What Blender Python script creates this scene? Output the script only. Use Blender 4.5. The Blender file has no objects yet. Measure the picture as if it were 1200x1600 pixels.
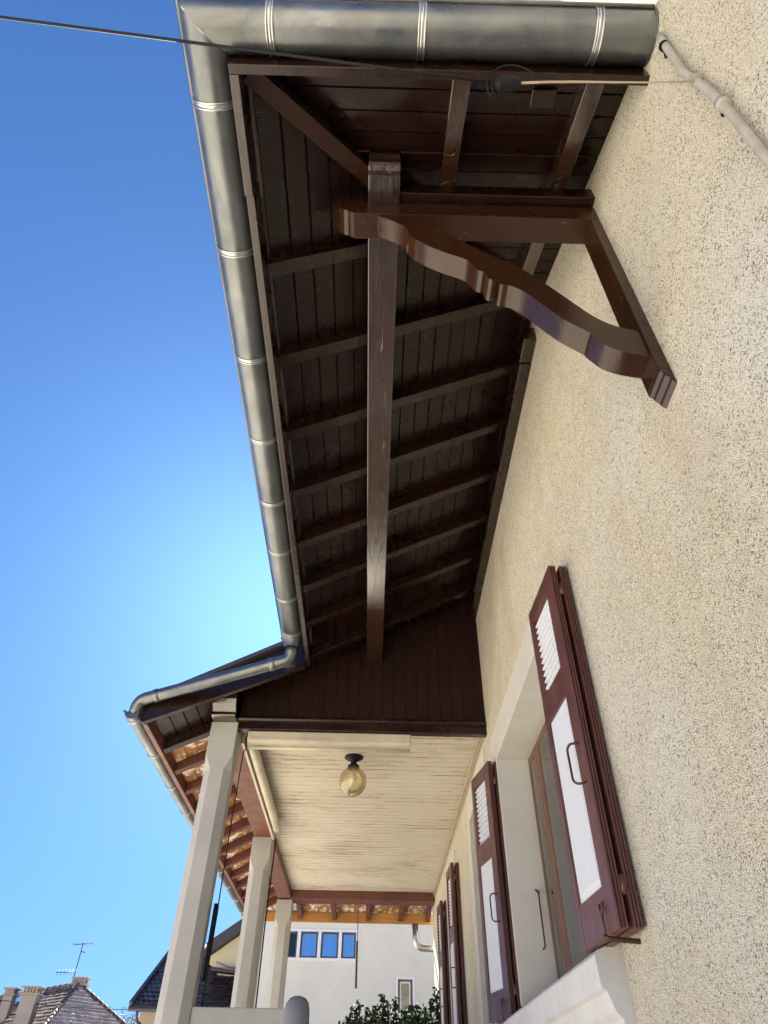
import bpy, bmesh, math, random
from mathutils import Vector, Matrix
random.seed(7)
R = math.radians
scene = bpy.context.scene
col = scene.collection

# ------------------------------------------------------------------ camera
cam_d = bpy.data.cameras.new("camera")
cam = bpy.data.objects.new("camera", cam_d); col.objects.link(cam)
cam_d.sensor_fit = 'VERTICAL'; cam_d.sensor_height = 36.0
cam_d.lens = 36.0 * 1036.3 / 1600.0
cam_d.clip_start = 0.05; cam_d.clip_end = 2000
yaw, pit, rol = R(.46678), R(42.90245), R(1.08015)
f_ = Vector((math.sin(yaw)*math.cos(pit), math.cos(yaw)*math.cos(pit), math.sin(pit)))
r_ = Vector((math.cos(yaw), -math.sin(yaw), 0)); u_ = r_.cross(f_)
rr = math.cos(rol)*r_ + math.sin(rol)*u_; uu = -math.sin(rol)*r_ + math.cos(rol)*u_
m = Matrix((rr, uu, -f_)).transposed().to_4x4(); m.translation = Vector((0, 0, 1.6))
cam.matrix_world = m
scene.camera = cam

# ------------------------------------------------------------------ light
SUN_EL, SUN_AZ = 34.5, -8.5          # degrees, azimuth from +Y towards +X
w = bpy.data.worlds.new("World"); scene.world = w; w.use_nodes = True
nt = w.node_tree; nt.nodes.clear()
sky = nt.nodes.new('ShaderNodeTexSky'); sky.sky_type = 'NISHITA'; sky.sun_disc = False
sky.sun_elevation = R(SUN_EL); sky.sun_rotation = R(SUN_AZ)
sky.air_density = 0.9; sky.dust_density = 2.0; sky.ozone_density = 4.0; sky.altitude = 500
bg = nt.nodes.new('ShaderNodeBackground'); bg.inputs['Strength'].default_value = 0.090
wo = nt.nodes.new('ShaderNodeOutputWorld')
gm = nt.nodes.new('ShaderNodeGamma'); gm.inputs['Gamma'].default_value = .57
tint = nt.nodes.new('ShaderNodeMix'); tint.data_type = 'RGBA'; tint.blend_type = 'MULTIPLY'; tint.inputs[0].default_value = 1
tint.inputs[7].default_value = (.176, .372, .71, 1)        # white balance of the photograph
nt.links.new(sky.outputs[0], gm.inputs['Color']); nt.links.new(gm.outputs[0], tint.inputs[6]); nt.links.new(tint.outputs[2], bg.inputs[0]); nt.links.new(bg.outputs[0], wo.inputs[0])
sd = bpy.data.lights.new("sun", 'SUN'); sd.energy = 5.0; sd.angle = R(.53); sd.color = (1, .93, .83)
sun = bpy.data.objects.new("sun", sd); col.objects.link(sun)
sdir = Vector((math.sin(R(SUN_AZ))*math.cos(R(SUN_EL)), math.cos(R(SUN_AZ))*math.cos(R(SUN_EL)), math.sin(R(SUN_EL))))
sun.rotation_euler = sdir.to_track_quat('Z', 'Y').to_euler()
sun.location = (0, 0, 20)
vs = scene.view_settings
vs.view_transform = 'Standard'; vs.look = 'None'; vs.gamma = 1; vs.use_curve_mapping = False
vs.exposure = 2.42

# ------------------------------------------------------------------ materials
class NT:
    def __init__(s, name):
        s.m = bpy.data.materials.new(name); s.m.use_nodes = True
        s.t = s.m.node_tree; s.t.nodes.clear()
        s.out = s.t.nodes.new('ShaderNodeOutputMaterial')
        s.p = s.t.nodes.new('ShaderNodeBsdfPrincipled')
        s.t.links.new(s.p.outputs[0], s.out.inputs[0])
        s.tc = s.t.nodes.new('ShaderNodeTexCoord')
        s.co = s.tc.outputs['Object']
    def n(s, typ, **kw):
        x = s.t.nodes.new(typ)
        for k, v in kw.items(): setattr(x, k, v)
        return x
    def l(s, a, b): s.t.links.new(a, b)
    def mapping(s, scale, rot=(0, 0, 0)):
        x = s.n('ShaderNodeMapping'); x.inputs['Scale'].default_value = scale; x.inputs['Rotation'].default_value = rot
        s.l(s.co, x.inputs[0]); return x.outputs[0]
    def noise(s, scale, detail=4, rough=.55, co=None, dist=0):
        x = s.n('ShaderNodeTexNoise'); x.inputs['Scale'].default_value = scale
        x.inputs['Detail'].default_value = detail; x.inputs['Roughness'].default_value = rough
        x.inputs['Distortion'].default_value = dist
        s.l(co if co is not None else s.co, x.inputs['Vector']); return x.outputs[0]
    def ramp(s, fac, stops, interp='LINEAR'):
        x = s.n('ShaderNodeValToRGB'); x.color_ramp.interpolation = interp
        e = x.color_ramp.elements
        while len(e) < len(stops): e.new(.5)
        for i, (p, c) in enumerate(stops):
            e[i].position = p; e[i].color = (c, c, c, 1) if isinstance(c, (int, float)) else (*c, 1)
        s.l(fac, x.inputs[0]); return x.outputs[0]
    def mix(s, fac, a, b, mode='MIX'):
        x = s.n('ShaderNodeMix', data_type='RGBA', blend_type=mode)
        for i, v in ((0, fac), (6, a), (7, b)):
            if isinstance(v, (int, float)): x.inputs[i].default_value = v
            elif isinstance(v, tuple): x.inputs[i].default_value = (*v, 1)
            else: s.l(v, x.inputs[i])
        return x.outputs[2]
    def math(s, op, a, b=0.0):
        x = s.n('ShaderNodeMath', operation=op)
        for i, v in ((0, a), (1, b)):
            if isinstance(v, (int, float)): x.inputs[i].default_value = v
            else: s.l(v, x.inputs[i])
        return x.outputs[0]
    def bump(s, h, strength=.3, dist=.01):
        x = s.n('ShaderNodeBump'); x.inputs['Strength'].default_value = strength; x.inputs['Distance'].default_value = dist
        s.l(h, x.inputs['Height'])
        if s.p.inputs['Normal'].is_linked: s.l(s.p.inputs['Normal'].links[0].from_socket, x.inputs['Normal'])
        s.l(x.outputs[0], s.p.inputs['Normal'])
    def set(s, col=None, rough=None, metal=None, coat=None, spec=None):
        for k, v in (('Base Color', col), ('Roughness', rough), ('Metallic', metal), ('Coat Weight', coat), ('Specular IOR Level', spec)):
            if v is None: continue
            if isinstance(v, tuple): s.p.inputs[k].default_value = (*v, 1)
            elif isinstance(v, (int, float)): s.p.inputs[k].default_value = v
            else: s.l(v, s.p.inputs[k])

def painted_wood(name, c, rough, axis, coat=0.0, var=.25, wear=None, bump=.35, grain=1.0, lump=.3, spec=.5, crack=0.0, fleck=0.0):
    """painted timber, grain running along axis 0/1/2"""
    t = NT(name)
    sc = [38*grain]*3; sc[axis] = 1.6*grain
    g = t.noise(1.0, 5, .6, t.mapping(tuple(sc)), .6)
    big = t.noise(2.2, 3)
    d = tuple(x*(1-var) for x in c); b = tuple(min(1, x*(1+var)) for x in c)
    cc = t.mix(t.ramp(big, [(.3, 0), (.7, 1)]), d, b)
    cc = t.mix(t.ramp(g, [(.35, .35), (.6, 0)]), cc, tuple(x*.55 for x in c))
    if wear:
        wn = t.noise(55, 3, .7)
        cc = t.mix(t.ramp(wn, [(.73, 0), (.76, 1)]), cc, wear)
    if fleck:
        fs = [60]*3; fs[axis] = 9
        fn = t.math('MULTIPLY', t.ramp(t.noise(1.0, 5, .7, t.mapping(tuple(fs)), .5), [(.66, 0), (.70, 1)]), t.ramp(t.noise(3.1, 3), [(.48, 0), (.62, 1)]))
        cc = t.mix(t.math('MULTIPLY', fn, fleck), cc, (.20, .165, .145))
    rn = t.noise(9, 4, .6)
    t.set(cc, t.ramp(rn, [(.3, rough*.8), (.7, min(1, rough*1.35))]), coat=coat, spec=spec)
    if coat: t.p.inputs['Coat Roughness'].default_value = rough*.8; t.p.inputs['Coat IOR'].default_value = 1.85
    if crack:
        ks = [9]*3; ks[axis] = .42
        kn = t.noise(1.0, 3, .55, t.mapping(tuple(ks)), .9)
        kr = t.ramp(t.math('ABSOLUTE', t.math('SUBTRACT', kn, .53)), [(0, 0), (.010, 1)])
        cc = t.mix(kr, tuple(x*.25 for x in c), cc); t.l(cc, t.p.inputs['Base Color'])
        t.bump(kr, crack, .006)
        ws = [16]*3; ws[axis] = 3.5
        t.bump(t.noise(1.0, 4, .6, t.mapping(tuple(ws)), 1.5), .35, .010)
    t.bump(g, bump, .0022)
    t.bump(t.noise(26, 4, .65), lump, .002)
    return t.m

M = {}
BR = (.0165, .0054, .0027)
for i, a in enumerate('xyz'):
    M['brown_'+a] = painted_wood('brown_gloss_paint_'+a, BR, .25, i, coat=.3 if a == 'y' else 0, fleck=.3)
    M['beam_'+a] = painted_wood('brown_beam_paint_'+a, (.032, .0125, .0052), .21, i, bump=.35, coat=.85 if a == 'y' else 0, lump=.25, spec=.7 if a == 'y' else .45, crack=.8 if a == 'y' else 0, fleck=.5)
    M['maroon_'+a] = painted_wood('maroon_paint_'+a, (.108, .040, .033), .38, i, wear=(.10, .07, .06), bump=.22)
    M['rust_'+a] = painted_wood('red_brown_paint_'+a, (.125, .038, .022), .5, i)
    M['ochre_'+a] = painted_wood('ochre_wood_'+a, (.50, .24, .07), .5, i)
    M['oak_'+a] = painted_wood('varnished_wood_'+a, (.135, .060, .028), .34, i)
M['board_y'] = painted_wood('brown_soffit_board_y', (.0135, .0043, .0030), .28, 1, bump=.35, lump=.12, spec=.36, fleck=.8)
M['board_x'] = painted_wood('brown_soffit_board_x', (.0135, .0043, .0030), .28, 0, bump=.35, lump=.12, spec=.36, fleck=.8)
M['board_z'] = painted_wood('brown_gable_board', (.0160, .0040, .0020), .6, 2, bump=.4, spec=.22)

# pebble dash
t = NT('pebbledash')
v1 = t.n('ShaderNodeTexVoronoi'); v1.inputs['Scale'].default_value = 300; t.l(t.co, v1.inputs['Vector'])
v2 = t.n('ShaderNodeTexVoronoi'); v2.inputs['Scale'].default_value = 130; t.l(t.co, v2.inputs['Vector'])
sep = t.n('ShaderNodeSeparateColor'); t.l(v1.outputs['Color'], sep.inputs[0])
sep2 = t.n('ShaderNodeSeparateColor'); t.l(v2.outputs['Color'], sep2.inputs[0])
base = t.mix(t.ramp(sep.outputs[0], [(0, 0), (1, 1)]), (.64, .555, .37), (.95, .895, .735))
base = t.mix(t.ramp(t.noise(1.1, 5, .65), [(.38, 0), (.66, .6)]), base, (.875, .87, .80))
mask = t.ramp(sep.outputs[1], [(.83, 0), (.90, 1)])
cl = t.ramp(t.noise(9, 4, .7), [(.34, .25), (.64, 1)])
base = t.mix(t.math('MULTIPLY', mask, cl), base, (.085, .072, .052))
mask2 = t.ramp(sep2.outputs[0], [(.95, 0), (.97, .7)])
base = t.mix(mask2, base, (.26, .15, .10))
stain = t.noise(1.0, 5, .7, t.mapping((1, 1.1, .55)), .8)
base = t.mix(t.ramp(stain, [(.54, 0), (.72, .42)]), base, (.56, .43, .27))
t.set(base, .92)
hh = t.math('ADD', t.math('MULTIPLY', v1.outputs['Distance'], -1.0), t.math('MULTIPLY', t.noise(260, 2), .6))
t.bump(hh, .9, .008)
t.bump(t.noise(5, 5, .6), .35, .03)
M['pebble'] = t.m

def plaster(name, c, rough=.85, dirt=.25, sc=3.0, bump=.2, dark=None):
    t = NT(name)
    dk = dark or tuple(x*.72 for x in c)
    cc = t.mix(t.ramp(t.noise(sc, 6, .65), [(.42, 0), (.72, dirt*2)]), c, dk)
    cc = t.mix(t.ramp(t.noise(sc*14, 4, .6), [(.5, 0), (.8, dirt)]), cc, dk)
    t.set(cc, rough); t.bump(t.noise(sc*30, 4, .6), bump, .003)
    return t.m
M['post'] = plaster('grey_painted_concrete', (.43, .425, .40), .7, .34, 2.2, .4)
M['stone'] = plaster('smooth_painted_stone', (.56, .545, .50), .7, .2, 4, .25)
M['sill'] = plaster('sill_stone', (.60, .605, .61), .6, .2, 5, .3, (.42, .38, .30))
M['case'] = plaster('cream_metal_casing', (.56, .51, .40), .5, .3, 4, .05, (.36, .30, .2))
M['facade'] = plaster('white_render', (.67, .655, .585), .9, .22, .45, .3)
M['facade2'] = plaster('cream_render', (.72, .64, .44), .9, .15, .6, .3)
M['beige'] = plaster('beige_render', (.45, .38, .28), .9, .2, .8, .3)
M['white'] = plaster('white_paint', (.72, .73, .76), .5, .12, 6, .1)
M['greywood'] = plaster('weathered_grey_stone', (.19, .20, .225), .75, .4, 5, .5)
M['conduit'] = plaster('grey_conduit_plastic', (.42, .395, .335), .7, .5, 14, .3)
M['chimney'] = plaster('chimney_cement', (.34, .31, .28), .9, .3, 2, .3)
M['ground'] = plaster('pale_gravel', (.66, .60, .49), .95, .3, 1.0, .5)
M['floor'] = plaster('porch_floor', (.72, .68, .58), .6, .2, 2, .2)

# shutter panel white with roughcast look
t = NT('white_shutter_panel')
cc = t.mix(t.ramp(t.noise(70, 4, .7), [(.45, 0), (.7, .35)]), (.60, .63, .69), (.44, .45, .47))
cc = t.mix(t.ramp(t.noise(16, 5, .75, None, .8), [(.72, 0), (.75, .8)]), cc, (.36, .28, .16))
t.set(cc, .6); t.bump(t.noise(160, 3), .5, .003); M['panel'] = t.m

# peeling cream ceiling
t = NT('peeling_cream_ceiling')
mp = t.mapping((3.6, 95, 1)); st = t.noise(1.0, 6, .74, mp, .9)
zone = t.ramp(t.noise(1.0, 4, .65, t.mapping((.8, 2.2, 1))), [(.38, 0), (.68, 1)])
sy = t.n('ShaderNodeSeparateXYZ'); t.l(t.co, sy.inputs[0])
gy = t.math('FRACT', t.math('MULTIPLY', sy.outputs[1], 1/.095))
near = t.math('LESS_THAN', t.math('MINIMUM', gy, t.math('SUBTRACT', 1.0, gy)), .10)
thr = t.math('SUBTRACT', .665, t.math('MULTIPLY', zone, .15))
thr = t.math('SUBTRACT', thr, t.math('MULTIPLY', near, .07))
pk = t.math('GREATER_THAN', st, thr)
cc = t.mix(t.ramp(t.noise(1.2, 4), [(.3, 0), (.75, 1)]), (.62, .58, .485), (.55, .49, .38))
cc = t.mix(t.ramp(t.noise(3.0, 5, .7, t.mapping((1, 2.5, 1))), [(.5, 0), (.85, .45)]), cc, (.56, .42, .24))
cc = t.mix(t.math('MULTIPLY', t.math('LESS_THAN', t.math('MINIMUM', gy, t.math('SUBTRACT', 1.0, gy)), .035), .45), cc, (.30, .24, .16))
cc = t.mix(pk, cc, t.mix(t.noise(7, 2), (.10, .036, .018), (.30, .17, .09)))
t.set(cc, .55); t.bump(st, .25, .004); M['ceiling'] = t.m

# brown boards with flaking white paint
t = NT('flaking_white_over_brown')
fl = t.ramp(t.noise(9, 8, .72, t.mapping((1.2, .8, 1.2)), .8), [(.51, 0), (.57, 1)])
cc = t.mix(fl, t.mix(t.noise(6, 3), (.20, .07, .025), (.42, .20, .06)), (.80, .72, .60))
t.set(cc, .7); t.bump(fl, .35, .003); M['flake'] = t.m

# zinc
t = NT('weathered_zinc')
pt = t.noise(1.0, 6, .65, t.mapping((5, 3.2, 9)), .6)
cc = t.mix(t.ramp(pt, [(.35, 0), (.68, 1)]), (.13, .143, .15), (.235, .246, .25))
cc = t.mix(t.ramp(t.noise(2.3, 3, .6), [(.5, 0), (.8, .55)]), cc, (.17, .168, .14))
t.set(cc, t.ramp(t.noise(11, 5, .7), [(.3, .26), (.7, .48)]), .86)
t.bump(t.noise(5, 3), .22, .012); M['zinc'] = t.m
t = NT('bright_zinc_strap'); t.set((.50, .51, .51), .3, .9); t.bump(t.noise(60, 3), .3, .002); M['zinc_b'] = t.m
t = NT('black_plastic'); t.set((.006, .006, .007), .6, spec=.25); t.bump(t.noise(40, 3), .3, .002); M['black'] = t.m
t = NT('cream_cable'); t.set(t.mix(t.noise(20, 3), (.52, .44, .30), (.38, .28, .17)), .6); M['cable'] = t.m
t = NT('aged_cream_wire'); t.set(t.mix(t.noise(20, 3), (.36, .31, .23), (.26, .20, .14)), .7); M['cable2'] = t.m
t = NT('dark_iron'); t.set(t.mix(t.noise(30, 3), (.055, .030, .028), (.11, .055, .045)), .55, .3); M['iron'] = t.m
t = NT('slate_verge'); t.set(t.mix(t.noise(5, 4), (.035, .032, .040), (.07, .062, .075)), .45); M['slate'] = t.m
def tile_mat(name, a, b, c, rough=.6):
    t = NT(name)
    v = t.n('ShaderNodeTexVoronoi'); v.inputs['Scale'].default_value = 3.6; t.l(t.co, v.inputs['Vector'])
    sp = t.n('ShaderNodeSeparateColor'); t.l(v.outputs['Color'], sp.inputs[0])
    cc = t.mix(sp.outputs[0], a, b)
    cc = t.mix(t.ramp(t.noise(4, 5, .7), [(.5, 0), (.75, .7)]), cc, c)
    t.set(cc, rough); t.bump(t.noise(25, 3), .3, .01); return t.m
M['tile_dark'] = tile_mat('glazed_dark_tile', (.028, .020, .024), (.060, .040, .042), (.045, .035, .040), .28)
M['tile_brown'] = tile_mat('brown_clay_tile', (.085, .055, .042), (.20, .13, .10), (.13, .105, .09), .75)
M['tile_light'] = tile_mat('sun_tinted_clay_tile', (.46, .34, .26), (.74, .62, .52), (.60, .53, .46), .8)  # hip end: raking sunlight put into a paler tile colour
# glass
def glass(name, tint, rough=.02, refl=.9):
    t = NT(name)
    g = t.n('ShaderNodeBsdfGlossy'); g.inputs['Roughness'].default_value = rough
    g.inputs['Color'].default_value = (.95, .97, 1, 1)
    tr = t.n('ShaderNodeBsdfTransparent'); tr.inputs['Color'].default_value = (*tint, 1)
    lw = t.n('ShaderNodeFresnel'); lw.inputs['IOR'].default_value = 1.6
    mx = t.n('ShaderNodeMixShader')
    f = t.math('ADD', t.math('MULTIPLY', lw.outputs[0], .9), refl)
    t.l(f, mx.inputs[0]); t.l(tr.outputs[0], mx.inputs[1]); t.l(g.outputs[0], mx.inputs[2])
    t.l(mx.outputs[0], t.out.inputs[0]); return t.m
M['glass'] = glass('window_glass', (.8, .85, .85), .03, .12)
M['glass_low'] = glass('shaded_window_glass', (.8, .85, .85), .03, -.02)
M['glass_blue'] = glass('reflecting_window_glass', (.75, .8, .85), .03, .50)
M['globe'] = glass('amber_globe_glass', (.92, .84, .64), .06, .06)
_t = M['globe'].node_tree; _o = [n for n in _t.nodes if n.type == 'OUTPUT_MATERIAL'][0]; _src = _o.inputs[0].links[0].from_socket
_d = _t.nodes.new('ShaderNodeBsdfDiffuse'); _d.inputs[0].default_value = (.80, .68, .42, 1); _m = _t.nodes.new('ShaderNodeMixShader'); _m.inputs[0].default_value = .20
_t.links.new(_src, _m.inputs[1]); _t.links.new(_d.outputs[0], _m.inputs[2]); _t.links.new(_m.outputs[0], _o.inputs[0])
t = NT('net_curtain'); t.set(t.mix(t.noise(3, 3, .5, t.mapping((1, 9, .3))), (.62, .64, .60), (.46, .50, .47)), .9); M['curtain'] = t.m
t = NT('dark_interior'); t.set((.05, .05, .045), .9); M['inside'] = t.m
t = NT('leaf_green'); t.set(t.mix(t.noise(6, 3), (.014, .035, .012), (.04, .075, .024)), .75, spec=.2); M['leaf'] = t.m
t = NT('pale_spring_leaf'); t.set(t.mix(t.noise(3, 3), (.14, .17, .06), (.26, .27, .13)), .6); M['leaf_p'] = t.m
t = NT('bark'); t.set(t.mix(t.noise(12, 4), (.07, .05, .035), (.14, .11, .08)), .9); M['bark'] = t.m
t = NT('green_curtain'); t.set((.06, .16, .12), .8); M['gcurt'] = t.m
t = NT('pink_brick'); t.set((.42, .22, .17), .8); M['pink'] = t.m

# ------------------------------------------------------------------ mesh helpers
class MB:
    def __init__(s): s.v = []; s.f = []; s.sm = []
    def add(s, vs, fs, smooth=False):
        o = len(s.v); s.v += [tuple(v) for v in vs]
        for f in fs: s.f.append([o+i for i in f]); s.sm.append(smooth)
        return s
    def box(s, x0, x1, y0, y1, z0, z1):
        vs = [(x, y, z) for x in (x0, x1) for y in (y0, y1) for z in (z0, z1)]
        return s.add(vs, [(0, 1, 3, 2), (4, 6, 7, 5), (0, 4, 5, 1), (2, 3, 7, 6), (0, 2, 6, 4), (1, 5, 7, 3)])
    def prism(s, poly, axis, a, b):
        """poly in the two other axes (order x,y,z), extruded along axis from a to b"""
        def mk(p, t):
            q = list(p); q.insert(axis, t); return tuple(q)
        n = len(poly)
        vs = [mk(p, a) for p in poly] + [mk(p, b) for p in poly]
        fs = [tuple(range(n)), tuple(range(2*n-1, n-1, -1))] + [(i, (i+1) % n, n+(i+1) % n, n+i) for i in range(n)]
        return s.add(vs, fs)
    def hexa(s, lo, hi):
        """two matching rings"""
        n = len(lo)
        return s.add(list(lo)+list(hi), [tuple(range(n)), tuple(range(2*n-1, n-1, -1))] + [(i, (i+1) % n, n+(i+1) % n, n+i) for i in range(n)])
    def bar(s, p, q, w, h, up=(0, 0, 1), off=0):
        """box section along p-q; up side roughly up; p,q on the bottom centre line when off=0.5"""
        p = Vector(p); q = Vector(q); d = (q-p).normalized(); sd_ = d.cross(Vector(up)).normalized(); n = sd_.cross(d).normalized()
        r = [sd_*a*w/2 + n*(b*h/2 + off*h) for a, b in ((-1, -1), (1, -1), (1, 1), (-1, 1))]
        return s.hexa([p+x for x in r], [q+x for x in r])
    def tube(s, pts, rad, n=12, caps=True, rads=None):
        pts = [Vector(p) for p in pts]; rings = []
        prev = None
        for i, p in enumerate(pts):
            d = ((pts[i+1]-p) if i < len(pts)-1 else (p-pts[i-1]))
            if 0 < i < len(pts)-1: d = (pts[i+1]-p).normalized() + (p-pts[i-1]).normalized()
            d.normalize()
            if prev is None:
                a = d.orthogonal().normalized()
            else:
                a = (prev - d*prev.dot(d)).normalized()
            prev = a; b = d.cross(a)
            rr_ = rads[i] if rads else rad
            rings.append([p + (a*math.cos(2*math.pi*k/n) + b*math.sin(2*math.pi*k/n))*rr_ for k in range(n)])
        o = len(s.v)
        for r in rings: s.v += [tuple(x) for x in r]
        for i in range(len(rings)-1):
            for k in range(n):
                s.f.append([o+i*n+k, o+i*n+(k+1) % n, o+(i+1)*n+(k+1) % n, o+(i+1)*n+k]); s.sm.append(True)
        if caps:
            s.f.append([o+k for k in range(n)][::-1]); s.sm.append(False)
            s.f.append([o+(len(rings)-1)*n+k for k in range(n)]); s.sm.append(False)
        return s
    def lathe(s, prof, c, n=24):
        c = Vector(c); o = len(s.v)
        for r, z in prof:
            for k in range(n):
                a = 2*math.pi*k/n; s.v.append((c.x+r*math.cos(a), c.y+r*math.sin(a), c.z+z))
        for i in range(len(prof)-1):
            for k in range(n):
                s.f.append([o+i*n+k, o+i*n+(k+1) % n, o+(i+1)*n+(k+1) % n, o+(i+1)*n+k]); s.sm.append(True)
        return s
    def build(s, name, mat, parent=None, bevel=0, label=None, auto=0):
        me = bpy.data.meshes.new(name); me.from_pydata(s.v, [], s.f)
        for p, k in zip(me.polygons, s.sm): p.use_smooth = k
        bm = bmesh.new(); bm.from_mesh(me); bmesh.ops.recalc_face_normals(bm, faces=bm.faces); bm.to_mesh(me); bm.free()
        me.materials.append(mat)
        if auto:
            me.polygons.foreach_set('use_smooth', [True]*len(me.polygons)); me.set_sharp_from_angle(angle=R(auto))
        o = bpy.data.objects.new(name, me); col.objects.link(o)
        if parent: o.parent = parent
        if bevel:
            b = o.modifiers.new('bevel', 'BEVEL'); b.width = bevel; b.segments = 2; b.limit_method = 'ANGLE'; b.angle_limit = R(35)
        if label: o['label'] = label
        return o

def smooth_path(pts, r=.06, n=6):
    pts = [Vector(p) for p in pts]; out = [pts[0]]
    for i in range(1, len(pts)-1):
        a, b, c = pts[i-1], pts[i], pts[i+1]; d0 = (a-b); d1 = (c-b); q = min(r, d0.length*.45, d1.length*.45)
        p0 = b+d0.normalized()*q; p1 = b+d1.normalized()*q
        for k in range(n+1):
            t_ = k/n; out.append((1-t_)**2*p0 + 2*t_*(1-t_)*b + t_*t_*p1)
    out.append(pts[-1]); return out

def thing(name, label, cat, group=None, loc=None):
    o = bpy.data.objects.new(name, None); col.objects.link(o); o.empty_display_size = .2
    o['label'] = label; o['category'] = cat
    if group: o['group'] = group
    return o
def tag(o, label, cat, group=None):
    o['label'] = label; o['category'] = cat
    if group: o['group'] = group
    return o
def struct(o): o['kind'] = 'structure'; return o

# ------------------------------------------------------------------ ground
g = MB(); N = 40
vs = []; fs = []
for i in range(N+1):
    for j in range(N+1):
        X = (i/N-.5)*2; Y = (j/N-.5)*2
        vs.append((X*abs(X)*600, Y*abs(Y)*600, 0))
for i in range(N):
    for j in range(N): fs.append((i*(N+1)+j, (i+1)*(N+1)+j, (i+1)*(N+1)+j+1, i*(N+1)+j+1))
g.add(vs, fs); struct(g.build('ground', M['ground']))

# ================================================================== HOUSE
house = thing('house', 'pale pebble-dashed house with dark brown boarded eaves and a porch', 'house')
WX = .85
PXO, PXI = -1.236, -1.035                     # porch posts
def zb(x): return 4.30 + .53*(x+.533)         # underside of the eave boards, left slope
def zn(y): return 4.30 + .53*(y-.60)          # near slope

# wall with openings (y0,y1,z0,z1)
OPEN = [(2.80, 4.47, 2.10, 3.47), (5.17, 6.03, 1.35, 3.57), (7.50, 8.22, 2.10, 3.50)]
def wall_mesh():
    mb = MB(); X0, X1 = WX, 1.30
    ys = sorted({-9.0, 10.35} | {o[0] for o in OPEN} | {o[1] for o in OPEN})
    zs = sorted({0.0, 7.6} | {o[2] for o in OPEN} | {o[3] for o in OPEN})
    def solid(i, j):
        if i < 0 or j < 0 or i >= len(ys)-1 or j >= len(zs)-1: return False
        cy, cz = (ys[i]+ys[i+1])/2, (zs[j]+zs[j+1])/2
        return not any(o[0] < cy < o[1] and o[2] < cz < o[3] for o in OPEN)
    vid = {}
    def V(x, y, z):
        k = (round(x, 4), round(y, 4), round(z, 4))
        if k not in vid: vid[k] = len(mb.v); mb.v.append(k)
        return vid[k]
    def F(*p): mb.f.append([V(*q) for q in p]); mb.sm.append(False)
    for i in range(len(ys)-1):
        for j in range(len(zs)-1):
            if not solid(i, j): continue
            a, b, c, d = ys[i], ys[i+1], zs[j], zs[j+1]
            F((X0, a, c), (X0, b, c), (X0, b, d), (X0, a, d)); F((X1, a, c), (X1, b, c), (X1, b, d), (X1, a, d))
            if not solid(i-1, j): F((X0, a, c), (X1, a, c), (X1, a, d), (X0, a, d))
            if not solid(i+1, j): F((X0, b, c), (X1, b, c), (X1, b, d), (X0, b, d))
            if not solid(i, j-1): F((X0, a, c), (X1, a, c), (X1, b, c), (X0, b, c))
            if not solid(i, j+1): F((X0, a, d), (X1, a, d), (X1, b, d), (X0, b, d))
    return mb
wall = wall_mesh().build('wall', M['pebble'], house)
mb = MB(); mb.box(1.31, 6.5, 10.05, 10.35, 0, 7.6); mb.box(1.31, 6.5, -9, -8.7, 0, 7.6); mb.box(6.5, 6.8, -9, 10.35, 0, 7.6)
mb.build('side_wall', M['pebble'], house)
mb = MB(); mb.box(.45, 7.2, -9.4, 10.7, 7.605, 7.75); mb.build('main_roof', M['brown_y'], house)
mb = MB(); mb.box(2.6, 2.62, 2.2, 8.9, 1, 4.6); mb.box(1.31, 2.6, 2.2, 2.22, 1, 4.6); mb.box(1.31, 2.6, 8.9, 8.92, 1, 4.6); mb.box(1.31, 2.6, 2.2, 8.9, 4.6, 4.62)
mb.build('inner_wall', M['inside'], house)

# stone surrounds, reveals lined with smooth render
def surround(y0, y1, z0, z1, wd, top, label=None, bottom=False):
    mb = MB(); p = .012
    mb.box(WX-p, WX+.22, y0-wd, y1+wd, z1-.003, z1+top)
    mb.box(WX-p+.0005, WX+.22, y0-wd, y0+.003, z0, z1-.0032)
    mb.box(WX-p+.0005, WX+.22, y1-.003, y1+wd, z0, z1-.0032)
    return mb
win = surround(2.80, 4.47, 2.10, 3.47, .19, .20).build('window', M['stone'], house, .004)
# frame
fx = 1.055
mb = MB(); z0, z1, y0, y1 = 2.105, 3.465, 2.805, 4.465
def rect_frame(mb, x0, x1, y0, y1, z0, z1, w):
    mb.box(x0, x1, y0, y0+w, z0, z1); mb.box(x0, x1, y1-w, y1, z0, z1)
    mb.box(x0+.001, x1-.001, y0+w, y1-w, z0, z0+w); mb.box(x0+.001, x1-.001, y0+w, y1-w, z1-w, z1)
rect_frame(mb, fx-.001, fx+.06, y0, y1, z0, z1, .035)
rect_frame(mb, fx-.005, fx+.03, 4.196, 4.428, z0+.036, z1-.036, .018)
mb.box(fx-.006, fx+.03, 4.200, 4.262, z0+.037, z1-.037)
mb.box(fx-.007, fx+.03, 4.138, 4.190, z0+.037, z1-.037); mb.box(fx+.0, fx+.028, 4.190, 4.200, z0+.04, z1-.04)
rect_frame(mb, fx-.005, fx+.03, 2.845, 4.136, z0+.036, z1-.036, .022)
mb.build('frame', M['oak_z'], win, .004)
mb = MB(); mb.box(fx-.001, fx+.003, 2.866, 4.115, z0+.057, z1-.057); mb.box(fx-.001, fx+.003, 4.262, 4.407, z0+.058, z1-.058)
mb.build('pane', M['glass'], win)
mb = MB()
n = 90; vs = []
for i in range(n+1):
    y = 2.86 + (4.39-2.86)*i/n; vs += [(fx+.12+.014*math.sin(i*.9)+.006*math.sin(i*2.3), y, z) for z in (2.12, 3.45)]
mb.add(vs, [(2*i, 2*i+2, 2*i+3, 2*i+1) for i in range(n)], True); mb.build('curtain', M['curtain'], win)
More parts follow.
